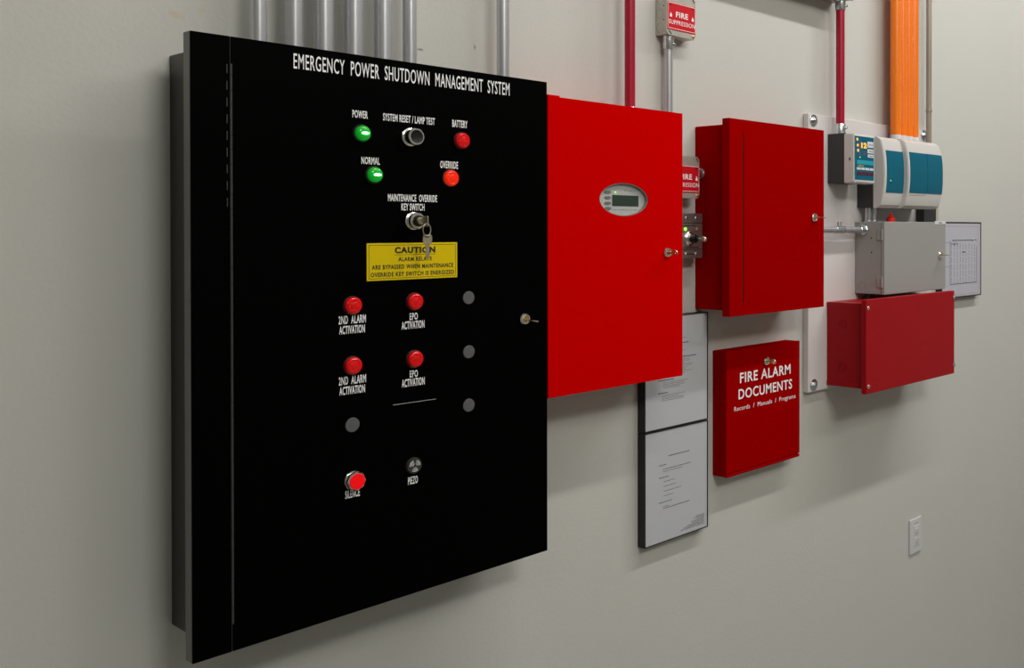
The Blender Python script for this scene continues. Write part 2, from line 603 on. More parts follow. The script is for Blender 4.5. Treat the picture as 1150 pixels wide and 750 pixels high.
red_lamp(.8196, 1.3340, 'round red lamp above upper second alarm caption')
red_lamp(.9272, 1.3340, 'round red lamp above upper EPO caption')
red_lamp(.8196, 1.2375, 'round red lamp above lower second alarm caption')
red_lamp(.9272, 1.2366, 'round red lamp above lower EPO caption')
red_lamp(1.0178, 1.6124, 'red lamp under the battery caption')
red_lamp(.9955, 1.5454, 'glowing orange red lamp under the override caption', 'redlit')


def green_lamp(x, z, lab):
    a = obj('indicator_lamp', lathe(BM(), [(.0150, 0), (.0150, .0025), (.0140, .0035), (.0120, .0035)], (x, DB, z), 'D', 32), 'blackplastic', epo, lab)
    obj('lens', lathe(BM(), [(.0122, .003), (.0126, .006), (.0120, .0085), (.0100, .0105), (.006, .0116), (.0005, .012)], (x, DB, z), 'D', 32), 'greenlens', a)
    c = BM()
    prism_d(c, ellipse(x + .001, z, .0062, .0021, 24), DB + .0108, DB + .0124)
    obj('lamp_core', c, 'greenhot', a)


green_lamp(.8362, 1.6114, 'lit green lamp under the power caption')
green_lamp(.8565, 1.5452, 'lit green lamp under the normal caption')

# reset push button
x, z = .9206, 1.6114
pb = obj('reset_button', lathe(BM(), [(.0152, 0), (.0152, .003), (.0130, .004), (.0130, .014), (.0143, .015), (.0143, .021), (.0132, .0225), (.0112, .0225), (.0108, .0195)], (x, DB, z), 'D', 36), 'chrome', epo, 'chrome ringed push button with a black face')
obj('button_face', lathe(BM(), [(.0108, .018), (.0108, .0214), (.008, .0206), (.0005, .0202)], (x, DB, z), 'D', 32), 'blackplastic', pb)

# maintenance override key switch
x, z = .9262, 1.4704
ks = obj('key_switch', lathe(BM(), [(.0150, 0), (.0150, .003), (.0122, .004), (.0122, .009), (.0138, .010), (.0138, .0155), (.0124, .0172), (.0100, .0172), (.0092, .0145)], (x, DB, z), 'D', 36), 'chrome', epo, 'chrome key switch')
obj('switch_barrel', lathe(BM(), [(.0092, .0142), (.0090, .019), (.0078, .021), (.0062, .021)], (x, DB, z), 'D', 32), 'blackplastic', ks)
lc = BM()
cyl(lc, .0060, .020, .0262, (x, DB, z), 'D', 28, .0006)
obj('lock_plug', lc, 'nickel', ks)

# blanking plugs
for px, pz in ((1.0330, 1.3342), (1.0332, 1.2378), (1.0329, 1.1426), (.8204, 1.1418)):
    obj('hole_plug', lathe(BM(), [(.0117, -.0003), (.0117, .0006), (.0110, .0014), (.0005, .0017)], (px, DB, pz), 'D', 32), 'plug', epo)

# piezo sounder
x, z = .9256, 1.0562
pz_ = obj('sounder', lathe(BM(), [(.0138, 0), (.0138, .003), (.0128, .0055), (.0005, .0062)], (x, DB, z), 'D', 32), 'charcoal', epo, 'round grey sounder with a pale wave mark')
sm = BM()
for k in range(3):
    base = R(40 + k * 120) if k != 2 else R(270)
    base = (R(35), R(145), R(270))[k]
    for rr in (.0034, .0062, .0088):
        pts = []
        for j in range(9):
            t = base - .62 + 1.24 * j / 8
            pts.append((x + rr * math.cos(t), z + rr * math.sin(t)))
        rim = [(x + (rr + .0008) * math.cos(base - .62 + 1.24 * j / 8), z + (rr + .0008) * math.sin(base - .62 + 1.24 * j / 8)) for j in range(8, -1, -1)]
        prism_d(sm, pts + rim, DB + .0055, DB + .0066)
obj('wave_mark', sm, 'white_print', pz_)

# silence push button
x, z = .8206, 1.0527
sb = BM()
cyl(sb, .0150, 0, .003, (x, DB, z), 'D', 28)
cyl(sb, .0120, .003, .008, (x, DB, z), 'D', 28)
lathe(sb, [(.0140, .007), (.0156, .0085), (.0156, .0125), (.0142, .0145), (.0128, .0148), (.0126, .013)], (x, DB, z), 'D', 8, False)
sil = obj('silence_button', sb, 'chrome', epo, 'red push button in a faceted chrome ring')
obj('button_cap', lathe(BM(), [(.0128, .012), (.0128, .0150), (.0120, .0158), (.0005, .0160)], (x, DB, z), 'D', 36), 'redcap', sil)

# caution plate
cp = obj('caution_plate', box(BM(), .8443, 1.0097, DB - .0003, DB + .0016, 1.3717, 1.4334, .0004), 'yellow', epo, 'yellow caution plate')
d = DB + .0016
cb = BM()
for (a0, a1, b0, b1) in ((.8478, 1.0062, 1.4297, 1.4303), (.8478, 1.0062, 1.3748, 1.3754), (.8478, .8484, 1.3748, 1.4303), (1.0056, 1.0062, 1.3748, 1.4303)):
    box(cb, a0, a1, d, d + .0002, b0, b1)
box(cb, .8925, .9670, d, d + .0002, 1.4134, 1.4139)
obj('plate_border', cb, 'black_print', cp)
ct = BM()
text(ct, 'CAUTION', .8925, .9670, 1.4160, 1.4267, d, .050, .0002, 1.14)
text(ct, 'ALARM RELAYS', .8990, .9600, 1.4026, 1.4097, d, .030, .0002, 1.16)
text(ct, 'ARE BYPASSED WHEN MAINTENANCE', .8528, 1.0015, 1.3900, 1.3975, d, .030, .0002, 1.16)
text(ct, 'OVERRIDE KEY SWITCH IS ENERGIZED', .8508, 1.0030, 1.3778, 1.3853, d, .030, .0002, 1.16)
obj('plate_lettering', ct, 'black_print', cp)
cam_lock(epo, 1.1515, DB, 1.2876, .0108, 'brass')
key(1.1512, DB + .0062, 1.2855, .034, 'small brass toned key standing in the lock of the black cabinet', 12)

# keys on a ring, hanging out of the key switch
ring = thing('key_bunch', 'pair of nickel keys on a split ring hanging from the black cabinet key switch', 'keys', (.9262, -(DB + .03), 1.412))
x, z = .9262, 1.4704
bm = BM()
box(bm, x - .0012, x + .0012, DB + .0262, DB + .031, z - .003, z + .003)
box(bm, x - .0011, x + .0011, DB + .030, DB + .046, z - .0095, z + .008, .0009)
obj('key', bm, 'nickel', ring, 'key turned in the switch')
rm = Matrix.Rotation(R(18), 3, 'Z')
tr = BM()
torus(tr, .0100, .00075, (.9262, DB + .0415, 1.4555), rm, 36, 8, .92, 1.05)
torus(tr, .0100, .00075, (.9258, DB + .0430, 1.4555), rm, 36, 8, .92, 1.05)
obj('split_ring', tr, 'nickel', ring)


def hanging_key(dx, dd, m):
    k = BM()
    o = [(-.0058, 0), (-.0072, -.003), (-.0074, -.010), (-.0060, -.0150), (-.0022, -.0160), (-.0022, -.0375), (0, -.0400), (.0022, -.0375),
         (.0022, -.0330), (.0030, -.0310), (.0022, -.0290), (.0030, -.0255), (.0022, -.0235), (.0022, -.0160), (.0060, -.0150), (.0074, -.010), (.0072, -.003), (.0058, 0)]
    c = Vector((.9268 + dx, 0, 1.4475))
    prism_d(k, [(c.x + a * 1.02, c.z + b) for a, b in o], DB + .0405 + dd, DB + .0423 + dd)
    e = obj('key', k, m, ring)
    h = BM()
    prism_d(h, ellipse(c.x, c.z - .0035, .0042, .0014, 14), DB + .0401 + dd, DB + .0427 + dd)
    obj('key_eye', h, 'black_print', e)


hanging_key(0, 0, 'nickel')
hanging_key(.0028, -.0022, 'brushed')

# ================================================================== conduits above the black cabinet
CG = 'grey conduits above the black cabinet'


def pipe(name, label, x, d, r, z0, z1, m, cat='pipe', group=None, n=28):
    o = obj(name, cyl(BM(), r, z0, z1, (x, d, 0), 'Z', n), m)
    return tag(o, label, cat, group)


def connector(bm, x, d, z, r, h=.03, up=True):
    """set-screw conduit connector standing on (or hanging under) a box at height z"""
    s = 1 if up else -1
    prof = [(r + .0045, 0), (r + .0045, .004), (r + .0030, .0055), (r + .0030, h - .002), (r + .0020, h)]
    lathe(bm, [(a, s * b_) for a, b_ in prof], (x, d, z), 'Z', 24)
    cyl(bm, .0034, 0, .0070, (x + r * .72, d + r * .72 + .002, z + s * h * .6), 'D', 10, .0005)
    return bm


ords = ['leftmost', 'second from left', 'third from left', 'fourth from left', 'fifth from left', 'sixth from left']
for (x, r), w in zip(((.7126, .0118), (.7669, .0126), (.8148, .0150), (.8652, .0151), (.9181, .0149), (.9677, .0118)), ords):
    extra = ' thin' if r < .013 else ' thick'
    pipe('conduit', f'{extra.strip()} grey metal conduit, {w} of the close row above the black cabinet', x, .05, r, 1.7185, HC, 'galv', 'conduit', CG)
pipe('conduit', 'lone grey metal conduit above the right end of the black cabinet title', 1.1612, .05, .0118, 1.7185, HC, 'galv', 'conduit', CG)

# ================================================================== bright red panel with oval display
D1 = .121
fp = thing('alarm_panel', 'tall bright red alarm panel with an oval grey display, right of the black cabinet', 'control panel', (1.3951, 0, 1.1294))
obj('body', box(BM(), 1.2245, 1.5660, 0, .1015, 1.1424, 1.7010, .002), 'red1', fp)
hole = ellipse(1.4070, 1.5177, .0668, .0345, 56)
pd = BM()
plate_hole(pd, 1.2115, 1.5787, 1.1294, 1.7131, .1010, D1, hole)
pdo = obj('door', pd, 'red1', fp)
obj('hinge', box(BM(), 1.2120, 1.2420, .1020, .1190, 1.7100, 1.7166, .001), 'red1', fp)
ov = BM()
prism_d(ov, ellipse(1.4070, 1.5177, .0672, .0349, 56), .1012, D1 - .009)
disp = obj('display_panel', ov, 'oval', fp, 'oval pale grey display panel')
rim = BM()
A = ellipse(1.4070, 1.5177, .0667, .0344, 56)
B_ = ellipse(1.4070, 1.5177, .0655, .0332, 56)
for k in range(56):
    j = (k + 1) % 56
    q = [(A[k], D1 - .0006), (A[j], D1 - .0006), (A[j], D1 - .0092), (A[k], D1 - .0092)]
    w = [(B_[k], D1 - .0006), (B_[j], D1 - .0006), (B_[j], D1 - .0092), (B_[k], D1 - .0092)]
    Q = [rim.verts.new((p[0], -dd, p[1])) for p, dd in q]
    W = [rim.verts.new((p[0], -dd, p[1])) for p, dd in w]
    rim.faces.new(Q)
    rim.faces.new(W[::-1])
    rim.faces.new((Q[0], Q[1], W[1], W[0]))
bmesh.ops.remove_doubles(rim, verts=rim.verts, dist=1e-6)
bmesh.ops.recalc_face_normals(rim, faces=rim.faces[:])
obj('display_rim', rim, 'ovalrim', disp)
d = D1 - .009
obj('screen', box(BM(), 1.3815, 1.4546, d - .001, d + .0009, 1.5042, 1.5270, .0004), 'lcd', disp, 'dark green display screen')
for zb in (1.5325, 1.5211, 1.5097, 1.4990):
    bb = BM()
    prism_d(bb, ellipse(1.3690 + (.0008 if zb < 1.5 else 0), zb, .0090, .0031, 24), d - .0005, d + .0014)
    obj('button', bb, 'btn', disp)
obj('indicator_light', box(BM(), 1.3888, 1.3918, d - .0003, d + .0008, 1.5306, 1.5345), 'greenled', disp, 'small lit green indicator')
tx = BM()
for k, xx in enumerate((1.3868, 1.4016, 1.4140, 1.4270, 1.4420)):
    greek(tx, xx, xx + (.0075, .006, .0075, .0115, .006)[k], 1.5362, 1.5372, d, k, .0014)
    if k:
        box(tx, xx + .002, xx + .0045, d, d + .0002, 1.5305, 1.5312)
obj('panel_print', tx, 'faint_print', disp)
tx = BM()
for k, (a, b_) in enumerate(((1.383, 1.397), (1.4005, 1.4275), (1.4305, 1.4345), (1.440, 1.4515))):
    greek(tx, a, b_, 1.4957, 1.4968, d, 20 + k, .0015)
obj('panel_print', tx, 'faint_print', disp)
cam_lock(fp, 1.531, D1, 1.4045, .0108, 'brass')
key(1.531, D1 + .0062, 1.4045, .026, 'small key standing in the lock of the bright red panel', 70)
rc = thing('conduit', 'red painted conduit rising from the bright red panel with the oval display', 'conduit', (1.4878, -.05, 1.7010))
obj('tube', cyl(BM(), .0115, 1.703, HC, (1.4878, .05, 0), 'Z'), 'redpipe', rc)
obj('connector', connector(BM(), 1.4878, .05, 1.7010, .0112, .022), 'zinc', rc)


# ================================================================== steel boxes with the red sign
def flame(bm, x, z, d, s=1.0):
    pts = [(0, -.0052), (-.0030, -.0044), (-.0040, -.0018), (-.0026, .0008), (-.0006, .0062), (.0012, .0020), (.0020, .0030), (.0036, -.0010), (.0034, -.0040)]
    prism_d(bm, [(x + a * s, z + b_ * s) for a, b_ in pts], d, d + .0003)


def sign_box(label, X0, Z0, depth, w=.0955, h=.0985):
    t = thing('junction_box', label, 'junction box', (X0 + w / 2, 0, Z0))
    X1, Z1 = X0 + w, Z0 + h
    obj('body', box(BM(), X0, X1, 0, depth - .0022, Z0, Z1, .003), 'tin', t)
    cv = BM()
    c = .007
    prism_d(cv, [(X0, Z0 + c), (X0 + c, Z0), (X1 - c, Z0), (X1, Z0 + c), (X1, Z1 - c), (X1 - c, Z1), (X0 + c, Z1), (X0, Z1 - c)], depth - .0024, depth)
    obj('cover', cv, 'tin', t)
    for zk in (.16, .50, .84):
        obj('knockout', lathe(BM(), [(.0102, .0004), (.0102, -.0004), (.0112, -.0004), (.0112, .0004)], (X0, depth * .42, Z0 + h * zk), 'X', 28, cap=False), 'brushed', t)
    for zk in (.35, .68):
        obj('punched_hole', cyl(BM(), .0017, -.0005, .0004, (X0, depth * .74, Z0 + h * zk), 'X', 10), 'black_print', t)
    sx0, sx1, sz0, sz1 = X0 + .0030, X1 - .0012, Z0 + .0130, Z0 + .0130 + .0640
    sg = obj('sign', box(BM(), sx0, sx1, depth - .0004, depth + .0012, sz0, sz1, .0003), 'signred', t, 'red sign lettered FIRE SUPPRESSION')
    d_ = depth + .0012
    bd = BM()
    e = .0012
    for (a0, a1, b0, b1) in ((sx0 + e, sx1 - e, sz1 - 2 * e, sz1 - e), (sx0 + e, sx1 - e, sz0 + 2.4 * e, sz0 + 3.2 * e), (sx0 + e, sx0 + 1.6 * e, sz0 + 2.4 * e, sz1 - e), (sx1 - 1.6 * e, sx1 - e, sz0 + 2.4 * e, sz1 - e)):
        box(bd, a0, a1, d_, d_ + .0002, b0, b1)
    obj('sign_border', bd, 'white_print', sg)
    st = BM()
    text(st, 'FIRE', X0 + .0292, X0 + .0691, Z0 + .0437, Z0 + .0565, d_, .022)
    text(st, 'SUPPRESSION', X0 + .0066, X0 + .0922, Z0 + .0261, Z0 + .0362, d_, .0)
    flame(st, X0 + .0130, Z0 + .0470, d_)
    flame(st, X0 + .0850, Z0 + .0470, d_)
    obj('sign_lettering', st, 'white_print', sg)
    for xs_ in (X0 + .0130, X0 + .0840):
        obj('sign_slot', box(BM(), xs_ - .0035, xs_ + .0035, d_ - .0002, d_ + .0003, Z0 + .0690, Z0 + .0712, .0001), 'black_print', sg)
    for pts in ([(X0 + .0060, Z0 + .0100), (X0 + .0090, Z0 + .0110), (X0 + .0170, Z0 + .0030), (X0 + .0140, Z0 + .0020)],
                [(X1 - .0110, Z1 - .0035), (X1 - .0080, Z1 - .0025), (X1 - .0030, Z1 - .0110), (X1 - .0060, Z1 - .0120)]):
        obj('cover_slot', prism_d(BM(), pts, depth - .0002, depth + .0004), 'black_print', t)
    for a, b_ in ((X1 - .0075, Z0 + .0070), (X0 + .0075, Z1 - .0070)):
        obj('screw', lathe(BM(), [(.0042, 0), (.0040, .0014), (.0022, .0024), (.0004, .0026)], (a, depth, b_), 'D', 14), 'brass', t)
    return t


sign_box('steel junction box with fully visible red FIRE SUPPRESSION sign, on top of a conduit', 1.6125, 1.9050, .0370)
jc = thing('conduit', 'grey metal conduit running down from the steel sign box behind the bright red panel', 'conduit', (1.6090, -.0190, 1.4))
obj('tube', cyl(BM(), .0103, 1.45, 1.9000, (1.6360, .0190, 0), 'Z'), 'galv', jc)
obj('connector', connector(BM(), 1.6360, .0190, 1.9045, .0100, .030, False), 'zinc', jc)
t2 = sign_box('steel junction box with red sign half hidden behind the bright red panel', 1.6195, 1.5285, .0430)
nip = BM()
lathe(nip, [(.0145, 0), (.0150, .002), (.0150, .006), (.0125, .009), (.0105, .010), (.0105, .0255), (.0130, .0258), (.0130, .0290)], (1.7153, .0215, 1.5900), 'X', 24)
tag(obj('conduit_nipple', nip, 'zinc'), 'short rounded metal nipple joining the half hidden sign box to the deep red cabinet', 'pipe fitting')

# key switch station below the second sign box
sw = thing('switch_station', 'black key switch box with steel face, half hidden behind the bright red panel', 'key switch', (1.68, 0, 1.3865))
obj('back_box', box(BM(), 1.6280, 1.7340, 0, .0300, 1.3865, 1.4930, .0015), 'blackplastic', sw)
obj('face_plate', box(BM(), 1.6300, 1.7240, .0300, .0445, 1.4085, 1.4690, .0008), 'brushed', sw)
for za, zb in ((1.4705, 1.4925), (1.3870, 1.4070)):
    obj('end_plate', box(BM(), 1.6300, 1.7240, .0300, .0450, za, zb, .0008), 'brushed', sw)
for a, b_ in ((1.7020, 1.4815), (1.6680, 1.4815), (1.7020, 1.3970), (1.6680, 1.3970)):
    obj('screw', lathe(BM(), [(.0040, 0), (.0038, .0014), (.0020, .0022), (.0004, .0023)], (a, .0450, b_), 'D', 14), 'chrome', sw)
obj('indicator_light', lathe(BM(), [(.0042, 0), (.0042, .0012), (.0028, .0026), (.0004, .003)], (1.6660, .0445, 1.4555), 'D', 16), 'greenled', sw, 'small lit green light')
obj('indicator_light', lathe(BM(), [(.0040, 0), (.0040, .0012), (.0026, .0026), (.0004, .003)], (1.7045, .0445, 1.4555), 'D', 16), 'amberled', sw, 'small unlit amber light')
kb = obj('switch_barrel', lathe(BM(), [(.0170, 0), (.0170, .002), (.0150, .0035), (.0128, .0035), (.0125, .0080), (.0095, .0085)], (1.6810, .0445, 1.4330), 'D', 32), 'chrome', sw)
obj('switch_core', lathe(BM(), [(.0098, .006), (.0098, .0190), (.0085, .0205), (.0045, .0205), (.0045, .0270), (.0030, .0275)], (1.6810, .0445, 1.4330), 'D', 28), 'blackplastic', kb)
for a, b_, c, e, k, h_ in ((1.640, 1.700, 1.4633, .0445, 3, .0022), (1.640, 1.712, 1.4120, .0445, 4, .0022), (1.676, 1.693, 1.3960, .0450, 5, .0030)):
    obj('switch_print', greek(BM(), a, b_, c, c + .001, e, k, h_), 'black_print', sw)
key(1.6810, .0720, 1.4330, .026, 'nickel key standing out from the half hidden switch with the green light', 55)

# ================================================================== deep red hinged cabinet
D2 = .1239
r2 = thing('hinged_cabinet', 'deep red hinged steel cabinet with a narrow vertical slot, directly above the documents box', 'cabinet', (1.92, 0, 1.2487))
obj('body', box(BM(), 1.7451, 2.0946, 0, .1012, 1.2616, 1.7048, .002), 'red2', r2)
obj('front_frame', box(BM(), 1.7322, 2.1075, .1003, .1215, 1.2487, 1.7177, .0015), 'red2', r2)
obj('hinge_strip', box(BM(), 1.7326, 1.7795, .1210, D2, 1.2492, 1.7172, .0008), 'red2', r2)
dr = BM()
prism_d(dr, [(1.7795, 1.2492), (2.1071, 1.2492), (2.1071, 1.7172), (1.7795, 1.7172), (1.7795, 1.6842), (1.7833, 1.6842), (1.7833, 1.2819), (1.7795, 1.2819)], .1210, D2)
obj('door', dr, 'red2', r2)
sb_ = obj('hinge_slot', box(BM(), 1.7796, 1.7832, .1205, .1220, 1.2820, 1.6841), 'black_print', r2)
cam_lock(r2, 2.0628, D2, 1.4856, .0112)
key(2.0628, D2 + .0062, 1.4853, .033, 'small key standing edge on in the lock of the deep red cabinet', 8)


# ================================================================== framed notices
def frame_sheet(label, x0, x1, z0, z1, d, bw, paper, group=None, name='framed_notice'):
    t = thing(name, label, 'framed notice', ((x0 + x1) / 2, 0, z0), group)
    fr = BM()
    for (a0, a1, b0, b1) in ((x0, x1, z0, z0 + bw), (x0, x1, z1 - bw, z1), (x0, x0 + bw, z0 + bw, z1 - bw), (x1 - bw, x1, z0 + bw, z1 - bw)):
        box(fr, a0, a1, 0.0, d, b0, b1, .0004, 1)
    obj('frame', fr, 'frame', t)
    obj('glass_pane', box(BM(), x0 + bw * .5, x1 - bw * .5, d - .0013, d - .0005, z0 + bw * .5, z1 - bw * .5), 'glass', t)
    sh = obj('sheet', box(BM(), x0 + bw * .5, x1 - bw * .5, .0, d - .0018, z0 + bw * .5, z1 - bw * .5), paper, t)
    return t, sh


ux0, ux1, uz0, uz1 = 1.5563, 1.7661, .9917, 1.2540
up, sh = frame_sheet('black framed printed sheet, upper of two, partly behind the bright red panel', ux0, ux1, uz0, uz1, .0242, .0025, 'paper')
p_ = BM()
dd = .0225
rows = [(1.231, 1.640, 1.672, 1)]
zc = 1.2215
ln = 0
spec = [('h', 1.60, 1.655), ('b', 1.615, 1.695, 4), ('h', 1.60, 1.70), ('b', 1.615, 1.69, 5), ('h', 1.60, 1.725), ('b', 1.615, 1.715, 9), ('h', 1.60, 1.65), ('b', 1.615, 1.70, 4), ('h', 1.60, 1.63), ('b', 1.612, 1.69, 4)]
for it in spec:
    if it[0] == 'h':
        zc -= .0060
        greek(p_, it[1], it[2], zc, zc + .001, dd, ln, .0023)
        ln += 1
        zc -= .0048
    else:
        rr = random.Random(int(zc * 1e5))
        for k in range(it[3]):
            greek(p_, it[1], it[2] - rr.uniform(0, .035), zc, zc + .001, dd, ln, .0010)
            ln += 1
            zc -= .0040
    zc -= .0012
obj('printed_text', p_, 'doc_print', sh)

lz0, lz1 = .7281, .9900
lo, sh = frame_sheet('black framed printed sheet, lower of two, beside the red documents box', ux0, ux1, lz0, lz1, .0242, .0025, 'paper')
p_ = BM()
W = ux1 - ux0
Hh = lz1 - lz0


def lrow(fx0, fx1, fz, seed, h=.0011):
    greek(p_, ux0 + fx0 * W, ux0 + fx1 * W, lz1 - fz * Hh, lz1 - fz * Hh + .001, dd, seed, h)


lrow(.36, .70, .245, 1, .0020)
lrow(.22, .34, .315, 2, .0016)
lrow(.28, .72, .355, 3, .0015)
lrow(.28, .58, .375, 4)
lrow(.22, .36, .425, 5, .0016)
for k, wv in enumerate((.46, .48, .56, .44)):
    lrow(.29, wv, .465 + k * .042, 10 + k)
lrow(.22, .42, .645, 16, .0016)
lrow(.28, .36, .685, 17)
lrow(.28, .70, .702, 18, .0015)
obj('printed_text', p_, 'doc_print', sh)
p_ = BM()
for k in range(8):
    lrow((.80, .76, .82, .72, .74, .66, .60, .56)[k], .94, .865 + k * .0125, 30 + k, .0012)
obj('printed_text', p_, 'doc_print', sh)

# right-hand framed drawing
fx0, fx1, fz0, fz1 = 2.9160, 3.2035, 1.2164, 1.4790
dwg, sh = frame_sheet('black framed floor plan drawing behind the right edge of the grey box', fx0, fx1, fz0, fz1, .0242, .0040, 'bluepaper', name='framed_drawing')
p_ = BM()
X, Z = (lambda u: fx1 - (325 - u) / 210 * .233), (lambda v: fz1 - (v - 122) / 510 * .2626)


def bar(bm, u0, v0, u1, v1):
    box(bm, X(u0), X(u1), dd, dd + .0002, Z(v1), Z(v0))


bar(p_, 133, 243, 275, 249)
bar(p_, 282, 241, 295, 248)
bar(p_, 122, 536, 296, 541)
bar(p_, 120, 250, 122, 541)
bar(p_, 293, 290, 295, 536)
for k in range(9):
    u = 128 + k * 19
    for j in range(6):
        v = 268 + j * 45 + (k % 3) * 4
        bar(p_, u, v, u + 1.4, v + 22)
        bar(p_, u - 2, v + 28, u + 3, v + 32)
bar(p_, 200, 322, 219, 330)
for k in range(5):
    bar(p_, 128 + k * 9, 262 + (k % 2) * 5, 134 + k * 9, 270 + (k % 3) * 5)
bar(p_, 60, 258, 120, 260)
bar(p_, 60, 418, 120, 420)
obj('plan_lines', p_, 'doc_print', sh)
q_ = BM()
bar(q_, 60, 150, 306, 152.5)
bar(q_, 305, 150, 306.5, 612)
bar(q_, 60, 612, 306, 614.5)
bar(q_, 150, 252, 156, 258)
bar(q_, 262, 250, 272, 256)
obj('plan_border', q_, 'rose_print', sh)

# ================================================================== red documents box
db = thing('document_box', 'red metal wall box lettered FIRE ALARM DOCUMENTS', 'document box', (1.955, 0, .842))
obj('body', box(BM(), 1.8078, 2.1005, 0, .0430, .8420, 1.1535, .0015), 'red2', db)
ddr = BM()
box(ddr, 1.8080, 2.1035, .0405, .0460, .8505, 1.1540, .0012)
obj('door', ddr, 'red2', db)
obj('bottom_lip', box(BM(), 1.8085, 2.1000, 0.0405, .0480, .8418, .8490, .0012), 'red2', db)
lt = BM()
text(lt, 'FIRE ALARM', 1.8586, 2.0630, 1.0695, 1.0953, .0460, .016)
text(lt, 'DOCUMENTS', 1.8533, 2.0696, 1.0290, 1.0549, .0460, .016)
text(lt, 'Records  /  Manuals  /  Programs', 1.8372, 2.0847, .9980, 1.0130, .0460, .0)
obj('lettering', lt, 'white_print', db, 'white lettering')
cam_lock(db, 1.9620, .0460, 1.1145, .0112, 'brass')
key(1.9620, .0522, 1.1145, .026, 'small brass toned key standing in the lock of the red documents box', 65)

# ================================================================== white backboard and its fittings
DBD = .0200
bb_ = thing('mounting_board', 'white painted mounting board bolted to the wall behind the smoke detector and grey box', 'mounting board', (2.516, 0, 1.0002))
obj('board', box(BM(), 2.1768, 2.8560, .0012, DBD - .0008, 1.0000, 1.7770, .0015), 'board', bb_)
for a, b_ in ((2.2000, 1.7590), (2.2012, 1.0195), (2.8030, 1.7630), (2.8030, 1.0195)):
    h = BM()
    cyl(h, .0165, DBD, DBD + .0018, (a, 0, b_), 'D', 28, .0004)
    lathe(h, [(.0088, DBD + .0016), (.0088, DBD + .0065), (.0078, DBD + .0078), (.004, DBD + .0078), (.004, DBD + .0095), (.0005, DBD + .0100)], (a, 0, b_), 'D', 6, False)
    obj('bolt', h, 'zinc', bb_)

# large box above the frame and the red conduit dropping from it
tb = thing('pull_box', 'grey steel box at the top edge above the second red conduit', 'junction box', (2.03, 0, 2.105))
obj('body', box(BM(), 1.72, 2.316, 0, .070, 2.108, 2.50, .002), 'greybox', tb)
obj('cover', box(BM(), 1.718, 2.318, .0695, .073, 2.106, 2.502, .0008), 'greybox', tb)
XRC = 2.2905
rc2 = thing('conduit', 'red painted conduit running down to the display unit on the white board', 'conduit', (XRC, -.047, 1.7265))
obj('tube', cyl(BM(), .0125, 1.7300, 2.1040, (XRC, .047, 0), 'Z'), 'redpipe', rc2)
obj('connector', connector(BM(), XRC, .047, 1.7262, .0122, .0285), 'zinc', rc2)
obj('connector', connector(BM(), XRC, .047, 2.1077, .0122, .0300, False), 'zinc', rc2)

# ================================================================== display unit
du = thing('display_unit', 'small off white display unit with teal keypad and glowing orange digits', 'display unit', (2.319, -DBD, 1.5845))
obj('base', box(BM(), 2.2668, 2.3718, DBD, .0785, 1.5850, 1.7255, .0015), 'charcoal', du)
obj('knockout', lathe(BM(), [(.0115, .0004), (.0115, -.0005), (.0125, -.0005), (.0125, .0004)], (2.2668, .0400, 1.7045), 'X', 28, cap=False), 'charcoal', du)
cvx = BM()
prof = [(.0780, 1.5838), (.0780, 1.7242), (.1030, 1.7232), (.1095, 1.7215), (.1114, 1.7180), (.1114, 1.5890), (.1095, 1.5855), (.1030, 1.5843)]
prism_x(cvx, prof, 2.2664, 2.3722)
bmesh.ops.bevel(cvx, geom=[e for e in cvx.edges if abs(e.verts[0].co.x - e.verts[1].co.x) < 1e-6 and min(e.verts[0].co.y, e.verts[1].co.y) < -.1], offset=.0025, segments=3, affect='EDGES')
cvo = obj('front_cover', cvx, 'offwhite', du)
ltch = BM()
box(ltch, 2.2656, 2.2672, .0950, .0985, 1.6480, 1.6560)
obj('latch', ltch, 'charcoal', cvo)
d = .1114
kp = obj('keypad', box(BM(), 2.2700, 2.3660, d - .001, d + .0008, 1.5940, 1.7165, .0003), 'teal', du)
d += .0008
KX = lambda u: 2.2700 + (u - 205) / 232 * .0960
KZ = lambda v: 1.7165 - (v - 140) / 520 * .1225
for u, v in ((232, 180), (237, 250), (241, 312)):
    obj('indicator_light', lathe(BM(), [(.0042, -.0005), (.0042, .0006), (.0026, .0018), (.0004, .002)], (KX(u), d, KZ(v)), 'D', 14), 'orangeled', kp)
obj('digits', text(BM(), '12', KX(279), KX(346), KZ(278), KZ(212), d, .05, .0006), 'orangeled', kp, 'glowing orange digits')
obj('indicator_light', cyl(BM(), .0016, -.0003, .0006, (KX(265), d, KZ(390)), 'D', 12), 'greenled', kp)
for u0, v0, u1, v1 in ((354, 192, 427, 264), (356, 283, 428, 332), (360, 346, 430, 384)):
    o = obj('key_label', box(BM(), KX(u0), KX(u1), d - .0004, d + .0006, KZ(v1), KZ(v0), .0002), 'labelwhite', kp)
    g = BM()
    greek(g, KX(u0) + .008, KX(u1) - .002, KZ((v0 + v1) / 2) - .001, KZ((v0 + v1) / 2), d + .0006, u0, .0028)
    obj('label_print', g, 'faint_print', o)
obj('accent_band', box(BM(), KX(228), KX(437), d - .0004, d + .0005, KZ(475), KZ(424)), 'cyan', kp)
g = BM()
greek(g, KX(240), KX(310), KZ(492) - .0005, KZ(492) + .0005, d, 8, .0024)
obj('keypad_print', g, 'yellow', kp)
for k in range(4):
    u0 = 226 + k * 52
    obj('key_label', box(BM(), KX(u0), KX(u0 + 46), d - .0004, d + .0006, KZ(540), KZ(512), .0002), 'labelwhite', kp)
    obj('button', box(BM(), KX(u0 + 6), KX(u0 + 50), d - .0004, d + .0010, KZ(604), KZ(562), .0004), 'maroon', kp)
g = BM()
box(g, KX(262), KX(264.5), d, d + .0002, KZ(378), KZ(185))
box(g, KX(300), KX(352), d, d + .0002, KZ(325), KZ(322))
